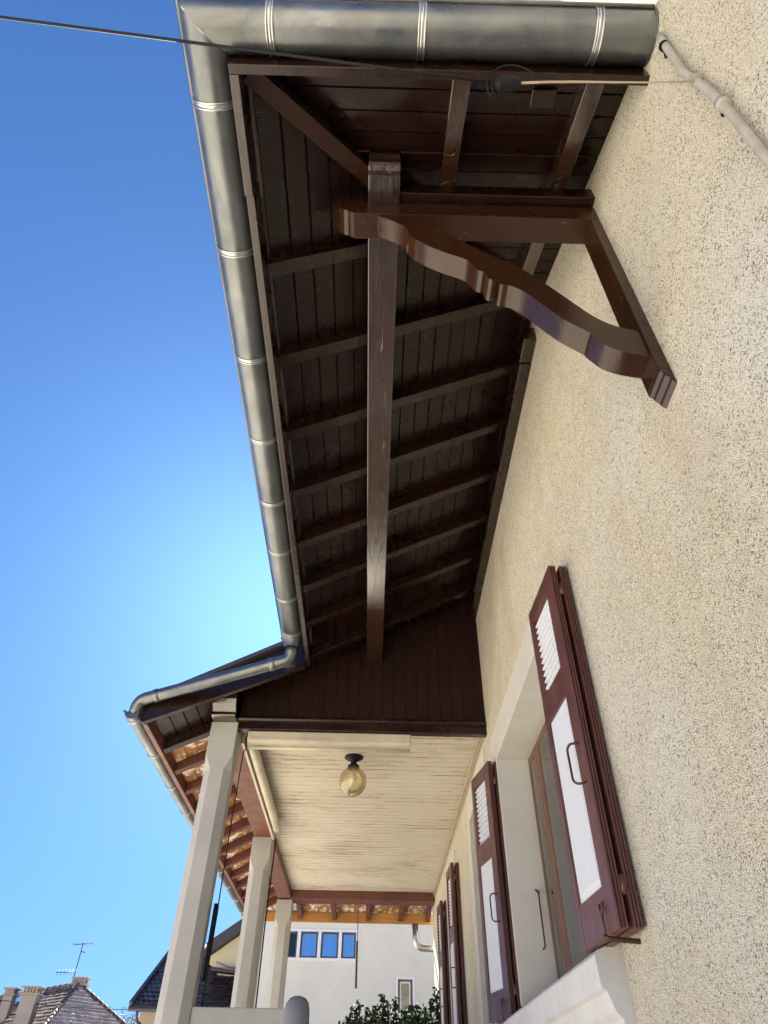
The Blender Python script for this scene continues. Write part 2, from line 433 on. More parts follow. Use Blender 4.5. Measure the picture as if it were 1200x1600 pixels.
# sill with mouldings, profile in x,z extruded along y
prof = [(WX+.20, 2.10), (WX+.20, 2.02), (WX-.001, 1.70), (.838, 1.70), (.832, 1.79), (.815, 1.80), (.812, 1.865), (.80, 1.875), (.79, 1.885), (.775, 1.935), (.757, 1.945), (.752, 2.035), (.765, 2.05), (WX+.0, 2.085)]
mb = MB(); mb.prism(prof, 1, 2.62, 4.63)
sill = mb.build('sill', M['sill'], win, .003)
# reveal hook
mb = MB(); mb.tube([(1.0, 4.46, 2.66), (1.0, 4.425, 2.65), (1.0, 4.425, 2.37), (.985, 4.42, 2.355)], .005, 8)
mb.tube([(1.012, 4.47, 2.655), (.985, 4.42, 2.655)], .007, 8); mb.build('window_stay', M['iron'], win)
mb = MB(); mb.tube([(.95, 3.30, 3.47), (.95, 3.30, 3.445)], .009, 8); mb.build('hook', M['white'], win)

# door
door = surround(5.17, 6.03, 1.36, 3.57, .18, .20).build('door', M['stone'], house, .004)
mb = MB(); rect_frame(mb, 1.06, 1.11, 5.175, 6.025, 1.37, 3.565, .07); mb.box(1.07, 1.10, 5.245, 5.955, 1.44, 2.1); mb.build('frame', M['oak_z'], door, .004)
mb = MB(); mb.box(1.08, 1.085, 5.245, 5.955, 2.1, 3.495); mb.build('pane', M['glass'], door)
mb = MB(); mb.tube([(1.06, 5.30, 2.35), (1.0, 5.30, 2.35), (1.0, 5.42, 2.35)], .009, 8); mb.build('handle', M['iron'], door)
# far window
win2 = surround(7.50, 8.22, 2.10, 3.50, .18, .20).build('window', M['stone'], house, .004)
mb = MB(); rect_frame(mb, 1.06, 1.11, 7.505, 8.215, 2.105, 3.495, .05); mb.box(1.055, 1.105, 7.83, 7.89, 2.155, 3.445); mb.build('frame', M['oak_z'], win2, .004)
mb = MB(); mb.box(1.08, 1.085, 7.555, 7.83, 2.155, 3.445); mb.box(1.08, 1.085, 7.89, 8.165, 2.155, 3.445); mb.build('pane', M['glass'], win2)
mb = MB(); mb.prism(prof, 1, 7.28, 8.44); mb.build('sill', M['sill'], win2, .003)

# ---- shutters: local frame: u along the leaf (0..L), w out from the wall, z
def shutter(origin, ang, L, H, side, lab, handle=True, dog=True, two=True):
    """origin = hinge-side bottom corner of the FRONT leaf's outer face; leaf runs along +Y*side rotated by ang"""
    ox, oy, oz = origin
    d = Vector((math.sin(ang), math.cos(ang)*side, 0)); nrm = Vector((-math.cos(ang), math.sin(ang)*side, 0))
    def P(u, w_, z): return (ox + d.x*u + nrm.x*w_, oy + d.y*u + nrm.y*w_, oz+z)
    def bx(mb, u0, u1, w0, w1, z0, z1):
        vs = [P(u, w_, z) for u in (u0, u1) for w_ in (w0, w1) for z in (z0, z1)]
        mb.add(vs, [(0, 1, 3, 2), (4, 6, 7, 5), (0, 4, 5, 1), (2, 3, 7, 6), (0, 2, 6, 4), (1, 5, 7, 3)])
    T = .030; S = .086; S2 = .045
    ZB, ZM0, ZM1, ZT = .135, .82, .945, H-.075
    def leaf(w0):
        mb = MB()
        for a, b in ((0, S), (L-S2, L)):
            bx(mb, a, b, w0, w0+T, 0, H)
            # moulded edge: two thin beads along the outer edge
        bx(mb, S, L-S2, w0+.001, w0+T-.001, 0, ZB); bx(mb, S, L-S2, w0+.001, w0+T-.001, ZM0, ZM1); bx(mb, S, L-S2, w0+.001, w0+T-.001, ZT, H)
        for wa, wb in ((.0, .0075), (.0115, .0185), (.0225, .030)):
            bx(mb, -.0075, 0, w0+wa, w0+wb, .0, H)
        return mb
    sh = leaf(0).build('shutter', M['maroon_z'], house, .003, lab)
    if two:
        leaf(-T-.018).build('folded_leaf', M['maroon_z'], sh, .003)
    mb = MB(); bx(mb, S, L-S2, .008, .020, ZB, ZM0)
    # raised field with bevel
    u0, u1, za, zb_ = S+.016, L-S2-.014, ZB+.02, ZM0-.02
    lo = [P(u, .020, z) for u, z in ((u0, za), (u1, za), (u1, zb_), (u0, zb_))]
    hi = [P(u, .027, z) for u, z in ((u0+.008, za+.008), (u1-.008, za+.008), (u1-.008, zb_-.008), (u0+.008, zb_-.008))]
    mb.hexa(lo, hi)
    mb.build('panel', M['panel'], sh)
    mb = MB(); bx(mb, S-.001, L-S2+.001, .002, .006, ZM1, ZT); k = int((ZT-ZM1)/.030); st = (ZT-ZM1)/k
    for i in range(k):
        z = ZM1+i*st
        q = [(.0065, z-.001), (.0190, z+.0005), (.0205, z+.004), (.0080, z+st-.0012)]
        mb.hexa([P(S+.001, a, b) for a, b in q], [P(L-S2-.001, a, b) for a, b in q])
    mb.build('louvre', M['panel'], sh, .0015)
    if handle:
        mb = MB(); uh = .030; hz = .40 + .12
        pts = [P(uh+.01, T, hz+.08), P(uh+.03, T+.028, hz+.085), P(uh+.045, T+.036, hz+.07), P(uh+.04, T+.036, hz-.05), P(uh+.02, T+.026, hz-.068), P(uh, T, hz-.065)]
        mb.tube(smooth_path(pts, .02, 5), .0045, 8); mb.build('handle', M['iron'], sh)
    for z in (.12, H-.13):
        mb = MB()
        mb.tube([P(-.004, -.009, z-.028), P(-.004, -.009, z+.028)], .010, 10)
        bx(mb, .0, .06, -.016, -.001, z-.014, z+.014)
        mb.build('hinge', M['maroon_z'], sh)
    if dog:
        mb = MB()
        u = .09
        mb.tube([P(u, -.085, -.018), P(u, .03, -.012), P(u, .05, -.006)], .008, 8)
        mb.tube([P(u, .042, -.01), P(u, .043, .05), P(u+.018, .040, .085)], .0045, 8); mb.tube([P(u, .043, .05), P(u-.018, .040, .088)], .0045, 8)
        mb.build('catch', M['iron'], sh)
    return sh
shutter((.790, 2.335, 2.058), -.045, .392, 1.405, 1, 'folded maroon shutter with white panels nearest the camera')
shutter((.808, 4.50, 2.058), -.19, .37, 1.405, 1, 'folded maroon shutter with white panels beyond the big window')
shutter((.80, 7.05, 2.06), -.03, .38, 1.45, 1, 'maroon shutter seen edge on before the far window')
shutter((.80, 8.30, 2.06), -.03, .36, 1.40, 1, 'maroon shutter seen edge on beyond the far window')

# ------------------------------------------------------------------ eave boards (real V grooves)
def slope_strips(x0, x1, w_, yfun, zfun, y1, xs_jit=True):
    """boards running along Y; bottom at zfun(x)"""
    mb = MB(); x = x0
    while x < x1-.005:
        b = min(x+w_, x1); gp = random.uniform(.0035, .0065); dz = random.uniform(-.0006, .0006)
        prof = [(x+.0004, .013), (x+.0004, .006), (x+gp, dz), (b-gp, dz), (b-.0004, .006), (b-.0004, .013)]
        lo = [(px, yfun(px), zfun(px)+pz) for px, pz in prof]; hi = [(px, y1, zfun(px)+pz) for px, pz in prof]
        mb.hexa(lo, hi); x = b
    return mb
def near_strips(y0, y1, w_):
    mb = MB(); y = y0
    while y < y1-.005:
        b = min(y+w_, y1); gp = random.uniform(.0035, .0065)
        prof = [(y+.0004, .013), (y+.0004, .006), (y+gp, 0), (b-gp, 0), (b-.0004, .006), (b-.0004, .013)]
        lo = [(py-1.133, py, zn(py)+pz) for py, pz in prof]; hi = [(WX+.02, py, zn(py)+pz) for py, pz in prof]
        mb.hexa(lo, hi); y = b
    return mb
def slab(pts, th, mb=None):
    mb = mb or MB(); return mb.hexa([Vector(p) for p in pts], [Vector(p)+Vector((0, 0, th)) for p in pts])
e = .018
mb = MB()
slab([(-.57, .565, zb(-.57)+e), (WX-.002, 1.985, zb(WX)+e), (WX-.002, 4.452, zb(WX)+e), (-.57, 4.452, zb(-.57)+e)], .06, mb)
slab([(-.57, .565, zn(.565)+e), (WX-.002, .565, zn(.565)+e), (WX-.002, 1.98, zn(1.98)+e)], .06, mb)
eave = mb.build('eave_roof', M['tile_brown'], house)
slope_strips(-.495, WX, .0855, lambda x: x+1.133, zb, 4.797).build('soffit_boards', M['board_y'], eave, label='dark brown boards running along the wall')
near_strips(.63, 1.98, .0855).build('soffit_boards', M['board_x'], eave, label='dark brown boards of the short near slope')
# fascias
mb = MB(); mb.box(-.533, WX+.01, .60, .63, 4.136, 4.275); mb.build('fascia', M['brown_x'], eave, .003)
mb = MB(); mb.box(-.533, -.500, .6305, 1.02, 4.136, 4.275); mb.box(-.5285, -.497, 1.0205, 4.452, 4.139, 4.275); mb.build('fascia', M['brown_y'], eave, .003)
# rafters
RH, RW = .092, .062
for y in (1.36, 1.82, 2.27, 2.715, 3.16, 3.605, 4.05, 4.50):
    mb = MB(); x1 = min(WX-.066, y-1.133+.02) if y-1.133 < WX-.066 else WX-.066
    j = random.uniform(-.006, .006)
    a = [(-.4965, zb(-.4965)-RH), (x1, zb(x1)-RH), (x1, zb(x1)-.0015), (-.4965, zb(-.4965)-.0015)]
    mb.prism(a, 1, y+j-RW/2, y+j+RW/2); mb.build('rafter', M['brown_x'], eave, .003)
for x in (.245, .705):
    mb = MB(); y1 = x+1.133-.03
    mb.prism([(.6305, zn(.63)-RH), (y1, zn(y1)-RH), (y1, zn(y1)-.0015), (.6305, zn(.63)-.0015)], 0, x-.032, x+.032); mb.build('rafter', M['beam_y'], eave, .003)
mb = MB()   # hip rafter
a = Vector((-.485, .648, 0)); b = Vector((.80, 1.933, 0)); dn = Vector((1, -1, 0)).normalized()*.033
za, zb2 = zb(-.485)-.108, zb(.80)-.108
mb.hexa([a+dn+Vector((0, 0, za)), a-dn+Vector((0, 0, za)), a-dn+Vector((0, 0, za+.075)), a+dn+Vector((0, 0, za+.075))],
        [b+dn+Vector((0, 0, zb2)), b-dn+Vector((0, 0, zb2)), b-dn+Vector((0, 0, zb2+.075)), b+dn+Vector((0, 0, zb2+.075))])
mb.build('hip_rafter', M['beam_x'], eave, .003)
# ledger on the wall
mb = MB(); mb.box(.785, WX+.002, 2.20, 4.43, 4.83, 4.955); mb.box(.780, WX+.002, 2.035, 2.194, 4.835, 4.955); mb.box(.792, WX+.002, 4.435, 4.79, 4.83, 4.95)
mb.build('ledger', M['brown_y'], eave, .004)
# purlin with carved nose; cross purlin
mb = MB(); z0 = 4.39
prof = [(4.797, z0), (1.04, z0), (1.028, z0+.004), (1.015, z0+.017), (.998, z0+.024), (.985, z0+.034), (.982, z0+.052), (.99, z0+.066), (.975, z0+.082), (.972, z0+.118), (4.797, z0+.118)]
mb.prism(prof, 0, -.080, .049); mb.build('purlin', M['beam_y'], eave, .004)
mb = MB(); mb.box(.0505, WX+.005, 1.095, 1.215, 4.403, 4.492); mb.build('cross_purlin', M['brown_x'], eave, .005)
mb = MB(); mb.box(.51, .60, .70, .76, zn(.73)-.028, zn(.73)-.01); mb.build('vent', M['brown_x'], eave, .004)

# ------------------------------------------------------------------ bracket
brk = MB().box(.811, WX+.004, 1.1305, 1.2285, 3.26, 4.277)
brk.prism([(.811, 3.2598), (.813, 3.244), (.822, 3.236), (.825, 3.226), (.836, 3.212), (.839, 3.203), (WX+.004, 3.184), (WX+.004, 3.2598)], 1, 1.1305, 1.2285)
bracket = brk.build('support_bracket', M['beam_z'], house, .003)
mb = MB(); mb.prism([(WX+.006, 4.279), (-.133, 4.279), (-.150, 4.290), (-.158, 4.300), (-.175, 4.306), (-.196, 4.328), (-.208, 4.362), (-.208, 4.389), (WX+.006, 4.389)], 1, 1.13, 1.2345)
mb.build('beam', M['beam_x'], bracket, .003)
up = [(.125, 4.2785), (.18, 4.205), (.235, 4.130), (.274, 4.084), (.37, 3.984), (.435, 3.920), (.495, 3.853), (.565, 3.748), (.629, 3.641), (.677, 3.563), (.72, 3.515), (.758, 3.492), (.812, 3.468)]
lo = [(-.04, 4.2785), (.0, 4.247), (.033, 4.222), (.066, 4.190), (.079, 4.166), (.082, 4.140), (.088, 4.116), (.103, 4.088), (.123, 4.064), (.158, 4.024), (.216, 3.976), (.261, 3.948), (.290, 3.926), (.305, 3.905), (.318, 3.870), (.333, 3.845), (.345, 3.838), (.356, 3.838), (.357, 3.802), (.362, 3.788), (.373, 3.780), (.386, 3.782), (.397, 3.789), (.398, 3.752), (.427, 3.744), (.451, 3.728), (.486, 3.687), (.532, 3.608), (.582, 3.530), (.621, 3.487), (.645, 3.462), (.652, 3.455), (.656, 3.440), (.677, 3.403), (.693, 3.380), (.712, 3.365), (.753, 3.346), (.812, 3.332)]
def crom(pts, brk, n=4):
    out = []
    for i in range(len(pts)-1):
        p1, p2 = Vector(pts[i]), Vector(pts[i+1])
        p0 = Vector(pts[i-1]) if i > 0 and i not in brk else p1*2-p2
        p3 = Vector(pts[i+2]) if i+2 < len(pts) and i+1 not in brk else p2*2-p1
        if (p2-p1).length < .02: out.append(tuple(p1)); continue
        for k in range(n):
            t_ = k/n
            out.append(tuple(.5*((2*p1)+(p2-p0)*t_+(2*p0-5*p1+4*p2-p3)*t_*t_+(3*p1-p0-3*p2+p3)*t_**3)))
    out.append(tuple(pts[-1])); return out
up = crom(up, set()); lo = crom(lo, {5, 15, 17, 22, 32})
mb = MB(); poly = up + lo[::-1]
mb.prism(poly, 1, 1.139, 1.2215); br = mb.build('brace', M['beam_x'], bracket, 0, auto=28)
bm = bmesh.new(); bm.from_mesh(br.data); bmesh.ops.triangulate(bm, faces=[f for f in bm.faces if len(f.verts) > 4]); bm.to_mesh(br.data); bm.free()

# ------------------------------------------------------------------ gutters
def arc(r, a0, a1, n): return [(r*math.cos(R(a0+(a1-a0)*i/n)), r*math.sin(R(a0+(a1-a0)*i/n))) for i in range(n+1)]
def gutter_shell(r, p0, p1, hdir, cut0=0.0, cut1=0.0, th=.0025, n=20, sag=0):
    """half round channel from p0 to p1 (centres), hdir = unit horizontal pointing to the OUTER side; cut = mitre per unit of outward offset"""
    p0 = Vector(p0); p1 = Vector(p1); h = Vector(hdir); d = (p1-p0).normalized()
    mb = MB(); po = arc(r, 0, -180, n); pi = arc(r-th, 0, -180, n)
    prof = po + pi[::-1]
    A = [p0 + h*a + Vector((0, 0, b)) + d*cut0*a for a, b in prof]; B = [p1 + h*a + Vector((0, 0, b)) + d*cut1*a for a, b in prof]
    k = len(prof); o = len(mb.v); mb.v += [tuple(x) for x in A+B]
    for i in range(k):
        j = (i+1) % k; mb.f.append([o+i, o+j, o+k+j, o+k+i]); mb.sm.append(i != n and i != k-1)
    # bead
    br_ = .0085
    mb.tube([p0+h*(r+.004)+Vector((0, 0, .003))+d*cut0*r, p1+h*(r+.004)+Vector((0, 0, .003))+d*cut1*r], br_, 8)
    return mb
def strap(mb, c, d, h, r, wdt=.018, a0=4, a1=-184):
    c = Vector(c); d = Vector(d); h = Vector(h)
    for off, rr_, wd in ((-wdt*.55, r+.0045, .006), (wdt*.55, r+.0045, .006), (0, r+.0022, wdt)):
        po = arc(rr_, a0, a1, 20); pi = arc(r+.0004, a0, a1, 20); prof = po+pi[::-1]; k = len(prof); o = len(mb.v)
        for s_ in (-wd/2, wd/2): mb.v += [tuple(c+d*(off+s_)+h*a+Vector((0, 0, b))) for a, b in prof]
        for i in range(k):
            j = (i+1) % k; mb.f.append([o+i, o+j, o+k+j, o+k+i]); mb.sm.append(True)
        for i in range(20):
            mb.f.append([o+i, o+i+1, o+k-2-i, o+k-1-i]); mb.sm.append(False)
            mb.f.append([o+k+i, o+k+i+1, o+2*k-2-i, o+2*k-1-i]); mb.sm.append(False)
GR = .0775; GX, GY, GZ = -.613, .521, 4.250
# long gutter; outer = -X ; mitre at near end
gl = gutter_shell(GR, (GX, GY, GZ), (GX, 4.235, GZ-.012), (-1, 0, 0), cut0=-1.0)
gl.hexa([Vector((GX, 4.232, GZ-.012)) + Vector((a, 0, b)) for a, b in arc(GR-.001, 0, -180, 16)], [Vector((GX, 4.236, GZ-.012)) + Vector((a, 0, b)) for a, b in arc(GR-.001, 0, -180, 16)])
gl.lathe([(.085, .03), (.066, .0), (.056, -.03), (.052, -.055)], (GX, 4.165, GZ-.085), 20)
gutter1 = gl.build('gutter', M['zinc'], house, label='long zinc gutter above the sky side')
for y in (.738, 1.266, 1.776, 2.266, 2.729, 3.168, 3.66, 4.08):
    mb = MB(); strap(mb, (GX, y, GZ-.003*(y-.5)), (0, 1, 0), (-1, 0, 0), GR); mb.build('strap', M['zinc_b'], gutter1)
gn = gutter_shell(GR, (GX, GY, GZ), (.842, GY, GZ), (0, -1, 0), cut0=-1.0)
gn.hexa([Vector((.842, GY, GZ)) + Vector((0, a, b)) for a, b in arc(GR+.004, 0, -180, 20)], [Vector((.8475, GY, GZ)) + Vector((0, a, b)) for a, b in arc(GR+.004, 0, -180, 20)])
gutter2 = gn.build('gutter', M['zinc'], house, label='short zinc gutter across the top meeting the wall')
for x in (-.392, .097, .665):
    mb = MB(); strap(mb, (x, GY, GZ), (1, 0, 0), (0, -1, 0), GR); mb.build('strap', M['zinc_b'], gutter2)
mb = MB(); mb.tube([(GX-GR*.99, GY-GR*.99, GZ-.003), (GX-.055, GY-.055, GZ-.055), (GX, GY, GZ-GR-.0015), (GX+.055, GY+.055, GZ-.055)], .0022, 6); mb.build('solder_seam', M['zinc_b'], gutter2)
# downpipe from the outlet to the porch gutter
PG = (-1.687, 3.700, .053)   # porch gutter centre x, z, radius
mb = MB(); path = smooth_path([(GX, 4.165, GZ-.10), (GX, 4.20, 4.045), (-1.675, 4.375, 3.790), (-1.687, 4.41, 3.66)], .11, 8)
mb.tube(path, .043, 18)
dp = mb.build('downpipe', M['zinc'], house, label='zinc pipe sloping from the long gutter to the porch gutter')
for t_, in ((.12,), (.88,)):
    a = Vector((GX, 4.20, 4.045)); b = Vector((-1.675, 4.375, 3.790)); c = a.lerp(b, t_); d_ = (b-a).normalized()
    mb = MB(); mb.tube([c-d_*.022, c-d_*.018, c+d_*.018, c+d_*.022], .0465, 18, rads=[.0435, .047, .047, .0435]); mb.build('joint', M['zinc'], dp)
pg = gutter_shell(PG[2], (PG[0], 4.36, PG[1]), (PG[0], 10.66, PG[1]), (-1, 0, 0))
for yy in (4.36, 10.66):
    pg.hexa([Vector((PG[0], yy-.002, PG[1])) + Vector((a, 0, b)) for a, b in arc(PG[2]-.001, 0, -180, 16)], [Vector((PG[0], yy+.002, PG[1])) + Vector((a, 0, b)) for a, b in arc(PG[2]-.001, 0, -180, 16)])
gutter3 = pg.build('gutter', M['zinc'], house, label='zinc gutter along the porch eave')
for y in (4.43, 5.02, 5.66, 6.28, 6.9, 7.52, 8.14, 8.76, 9.38, 10.0, 10.55):
    mb = MB(); strap(mb, (PG[0], y, PG[1]), (0, 1, 0), (-1, 0, 0), PG[2]); mb.build('strap', M['zinc_b'], gutter3)
# far eave downpipe elbow
mb = MB(); mb.tube(smooth_path([(.62, 10.50, 3.66), (.62, 10.50, 3.38), (1.25, 10.50, 3.38), (1.32, 10.50, 0.3)], .12, 8), .042, 16)
mb.build('downpipe', M['zinc_b'], house, label='bright zinc elbow pipe below the far eave')

# ------------------------------------------------------------------ porch roof, gable boarding
FX = -1.630
mb = MB()
slab([(FX-.03, 4.452, zb(FX-.03)+e), (WX-.002, 4.452, zb(WX)+e), (WX-.002, 9.6, zb(WX)+e), (FX-.03, 10.62, zb(FX-.03)+e)], .065, mb)
slab([(FX-.03, 10.625, zb(FX-.03)+e), (WX-.002, 9.605, zb(WX)+e), (WX-.002, 10.625, zb(FX-.03)+.08)], .06, mb)
proof = mb.build('porch_roof', M['tile_brown'], house)
# barge board + capping
mb = MB()
mb.prism([(-.5345, 4.105), (-.5345, zb(-.5345)+.045), (FX-.01, zb(FX-.01)+.045), (FX-.01, 3.66), (FX+.01, 3.648)], 1, 4.415, 4.45)
mb.build('barge_board', M['brown_x'], proof, .003)
mb = MB(); mb.bar((-.56, 4.415, zb(-.56)+.085), (FX-.05, 4.415, zb(FX-.05)+.085), .085, .03, (0, 0, 1)); mb.build('verge_capping', M['slate'], proof, .004)
# soffit: brown beyond the barge, flaking further in
slope_strips(FX+.036, -1.035, .088, lambda x: 4.455, zb, 4.985).build('soffit_boards', M['board_y'], proof)
slope_strips(-1.034, -.50, .088, lambda x: 4.455, zb, 4.797).build('soffit_boards', M['board_y'], proof)
slope_strips(FX+.036, -1.00, .088, lambda x: 4.99, zb, 10.56).build('soffit_boards', M['flake'], proof, label='brown boards with flaking white paint')
mb = MB(); mb.box(FX, FX+.036, 4.4525, 10.58, 3.650, 3.765); mb.build('fascia', M['rust_y'], proof, .003)
ys = [4.95] + [5.36+.44*i for i in range(12)]
for y in ys:
    mb = MB(); h_ = .105
    mb.prism([(FX+.037, zb(FX+.037)-.075), (-1.05, zb(-1.05)-h_), (-1.05, zb(-1.05)-.0015), (FX+.037, zb(FX+.037)-.0015)], 1, y-.035, y+.035)
    mb.build('rafter', M['rust_x'] if y > 5 else M['brown_x'], proof, .003)
# far eave (beyond the far beam)
mb = MB(); k = 7
for i in range(k):
    y0 = 10.15+i*.062; y1 = y0+.0605; za = 3.90-.10*(i/k); zc = 3.90-.10*((i+1)/k)
    mb.hexa([(-1.5, y0, za), (WX+.0, y0, za), (WX+.0, y1, zc), (-1.5, y1, zc)], [(-1.5, y0, za+.013), (WX, y0, za+.013), (WX, y1, zc+.013), (-1.5, y1, zc+.013)])
mb.build('soffit_boards', M['flake'], proof)
mb = MB(); mb.box(-1.57, WX+.1, 10.585, 10.62, 3.675, 3.80); mb.build('fascia', M['ochre_x'], proof, .003, 'ochre fascia board at the far end of the porch')
for x in (-1.14, -.97, -.50, -.03, .42, .80):
    mb = MB(); mb.prism([(10.15, 3.795), (10.584, 3.70), (10.584, 3.795), (10.15, 3.895)], 0, x-.03, x+.03); mb.build('rafter', M['rust_y'], proof, .003)
# gable boarding (vertical boards) above the front beam
gb = MB(); x = -1.034
while x < WX-.004:
    b = min(x+.0905, WX); gp = random.uniform(.0012, .0022)
    prof = [(x+.0004, 4.815), (x+.0004, 4.806), (x+gp, 4.80), (b-gp, 4.80), (b-.0004, 4.806), (b-.0004, 4.815)]
    gb.hexa([(px, py, 3.862) for px, py in prof], [(px, py, zb(px)+.014) for px, py in prof]); x = b
gable = gb.build('gable_boarding', M['board_z'], house)
mb = MB(); mb.box(-1.034, WX+.002, 4.7985, 4.86, 3.792, 3.861); mb.build('beam', M['brown_x'], gable, .003)
mb = MB(); mb.prism([(4.7985, 3.850), (4.782, 3.853), (4.772, 3.865), (4.772, 3.880), (4.786, 3.892), (4.7985, 3.894)], 0, -1.034, WX+.002); mb.build('moulding', M['brown_x'], gable, .0015)

# ceiling with board grooves
cb = MB(); y = 4.87
while y < 9.86:
    b = min(y+.095, 9.86)
    prof = [(y+.0004, 3.915), (y+.0004, 3.904), (y+.0025, 3.90), (b-.0025, 3.90), (b-.0004, 3.904), (b-.0004, 3.915)]
    cb.prism(prof, 0, -1.06, WX+.005); y = b
cb.build('porch_ceiling', M['ceiling'], house)
# beams on the posts
mb = MB(); mb.box(PXO+.015, PXI-.01, 4.99, 10.13, 3.80, 3.97); mb.build('porch_beam', M['rust_y'], house, .004)
mb = MB(); mb.box(PXO+.016, WX+.003, 9.865, 10.145, 3.80, 3.955); mb.build('porch_beam', M['rust_x'], house, .004)
# carved beam end over the first post
mb = MB(); mb.prism([(4.99, 3.846), (4.715, 3.846), (4.70, 3.852), (4.697, 3.868), (4.708, 3.880), (4.690, 3.905), (4.665, 3.930), (4.648, 3.962), (4.642, 3.985), (4.642, 4.02), (4.99, 4.02)], 0, PXO+.01, PXI-.012)
mb.build('beam_end', M['beam_y'], house, .004)
# posts: square head, chamfered shaft
def post(y):
    mb = MB(); c = .052; x0, x1, y0, y1 = PXO, PXI, y, y+.20
    sq = [(x0, y0), (x1, y0), (x1, y1), (x0, y1)]
    def ring(k, z):
        return [(x0+k, y0, z), (x1-k, y0, z), (x1, y0+k, z), (x1, y1-k, z), (x1-k, y1, z), (x0+k, y1, z), (x0, y1-k, z), (x0, y0+k, z)]
    lv = [(.004, 3.845 if y < 5 else 3.80), (.004, 3.60), (.012, 3.575), (.035, 3.525), (c, 3.49), (c, 2.02), (.01, 1.93), (.004, 1.9), (.004, 1.35)]
    o = len(mb.v)
    for k, z in lv: mb.v += ring(k, z)
    for i in range(len(lv)-1):
        for j in range(8): mb.f.append([o+i*8+j, o+i*8+(j+1) % 8, o+(i+1)*8+(j+1) % 8, o+(i+1)*8+j]); mb.sm.append(False)
    mb.f.append([o+j for j in range(8)]); mb.sm.append(False); mb.f.append([o+(len(lv)-1)*8+j for j in range(8)]); mb.sm.append(False)
    return mb.build('porch_post', M['post'], house, .004)
for y in (4.80, 7.36, 9.93): post(y)
# low parapet, floor
mb = MB(); mb.box(PXI+.0, -.48, 4.86, 4.98, 1.35, 2.11); mb.box(-1.20, -1.07, 5.0, 7.36, 1.35, 2.10); mb.box(-1.20, -1.07, 7.56, 9.93, 1.35, 2.10); mb.build('parapet', M['post'], house, .006)
mb = MB(); mb.box(-1.30, WX-.001, 4.75, 10.2, 0.0, 1.35); mb.build('porch_floor', M['floor'], house)
# cable duct in the corner of ceiling and wall
mb = MB(); mb.tube([(WX-.022, 4.88, 3.868), (WX-.022, 6.4, 3.872), (WX-.020, 8.2, 3.868), (WX-.022, 9.86, 3.872)], .010, 8)
mb.tube([(WX-.012, 4.88, 3.84), (WX-.011, 5.6, 3.842), (WX-.013, 7.4, 3.84), (WX-.012, 9.86, 3.845)], .006, 8)
mb.build('cable_duct', M['cable'], house)

# ================================================================== things on the house
# awnings
aw = thing('roller_awning', 'closed cream roller awning box under the brown front beam', 'awning', 'closed roller awnings on the porch')
mb = MB(); mb.box(-.955, .275, 4.815, 4.90, 3.705, 3.7895); mb.build('cassette', M['case'], aw, .012)
mb = MB(); mb.tube([(-.955, 4.90, 3.692), (.275, 4.90, 3.692)], .012, 10); mb.box(-.935, -.345, 4.808, 4.8145, 3.725, 3.727); mb.build('bottom_bar', M['case'], aw)
aw2 = thing('roller_awning', 'closed cream roller awning along the first bay between two porch posts', 'awning', 'closed roller awnings on the porch')
mb = MB(); mb.box(-1.030, -1.008, 5.0, 7.34, 3.765, 3.885); mb.build('back_board', M['case'], aw2, .003)
mb = MB(); mb.tube([(-.965, 5.03, 3.81), (-.965, 5.06, 3.81), (-.965, 7.12, 3.81), (-.965, 7.15, 3.81)], .040, 18, rads=[.028, .040, .040, .030]); mb.build('tube', M['case'], aw2)
mb = MB(); mb.tube([(-.985, 4.93, 3.785), (-.983, 4.925, 3.74), (-.968, 4.92, 3.70), (-.985, 4.915, 3.66), (-.990, 4.91, 3.2), (-.986, 4.905, 2.64)], .0045, 6)
mb.build('cord', M['black'], aw2)
mb = MB(); mb.tube([(-1.005, 4.94, 2.66), (-1.005, 4.94, 2.63), (-1.005, 4.94, 2.24)], .016, 10); mb.tube([(-.985, 4.91, 2.64), (-.990, 4.915, 2.10)], .005, 6); mb.build('crank_handle', M['black'], aw2)
tag(MB().tube([(-1.005, 7.44, 3.80), (-1.005, 7.42, 3.70), (-1.01, 7.40, 3.0), (-1.005, 7.41, 2.0)], .007, 8).build('crank_rod', M['black']), 'thin dark rod running down beside the middle porch post', 'rod')
tag(MB().tube([(-.165, 10.20, 3.80), (-.163, 10.25, 3.70), (-.160, 10.30, 3.42), (-.163, 10.30, 3.415), (-.16, 10.31, 2.90)], .012, 8, rads=[.005, .005, .005, .014, .014]).build('crank_rod', M['iron']), 'grey crank rod hanging from the far eave before the white facade', 'rod')
# lamp
lamp = thing('ceiling_lamp', 'amber glass globe lamp on the cream porch ceiling', 'lamp')
LC = (-.170, 5.53, 3.90)
mb = MB(); mb.lathe([(0, -.0005), (.078, -.0005), (.080, -.008), (.070, -.016), (.045, -.026), (.028, -.040), (.024, -.055), (.030, -.066), (.046, -.074), (.050, -.092), (.046, -.104), (0, -.104)], LC, 28); mb.build('base', M['black'], lamp)
mb = MB(); pr = [(.046, -.092)]
for i in range(1, 19):
    a = math.pi*(.13 + .87*i/18); pr.append((.114*math.sin(a), -.204+.118*math.cos(a)))
mb.lathe(pr, LC, 32); mb.build('globe', M['globe'], lamp)
mb = MB(); mb.lathe([(0, -.10), (.014, -.105), (.016, -.13), (.030, -.165), (.031, -.19), (.02, -.212), (0, -.22)], LC, 16); mb.build('bulb', M['white'], lamp)
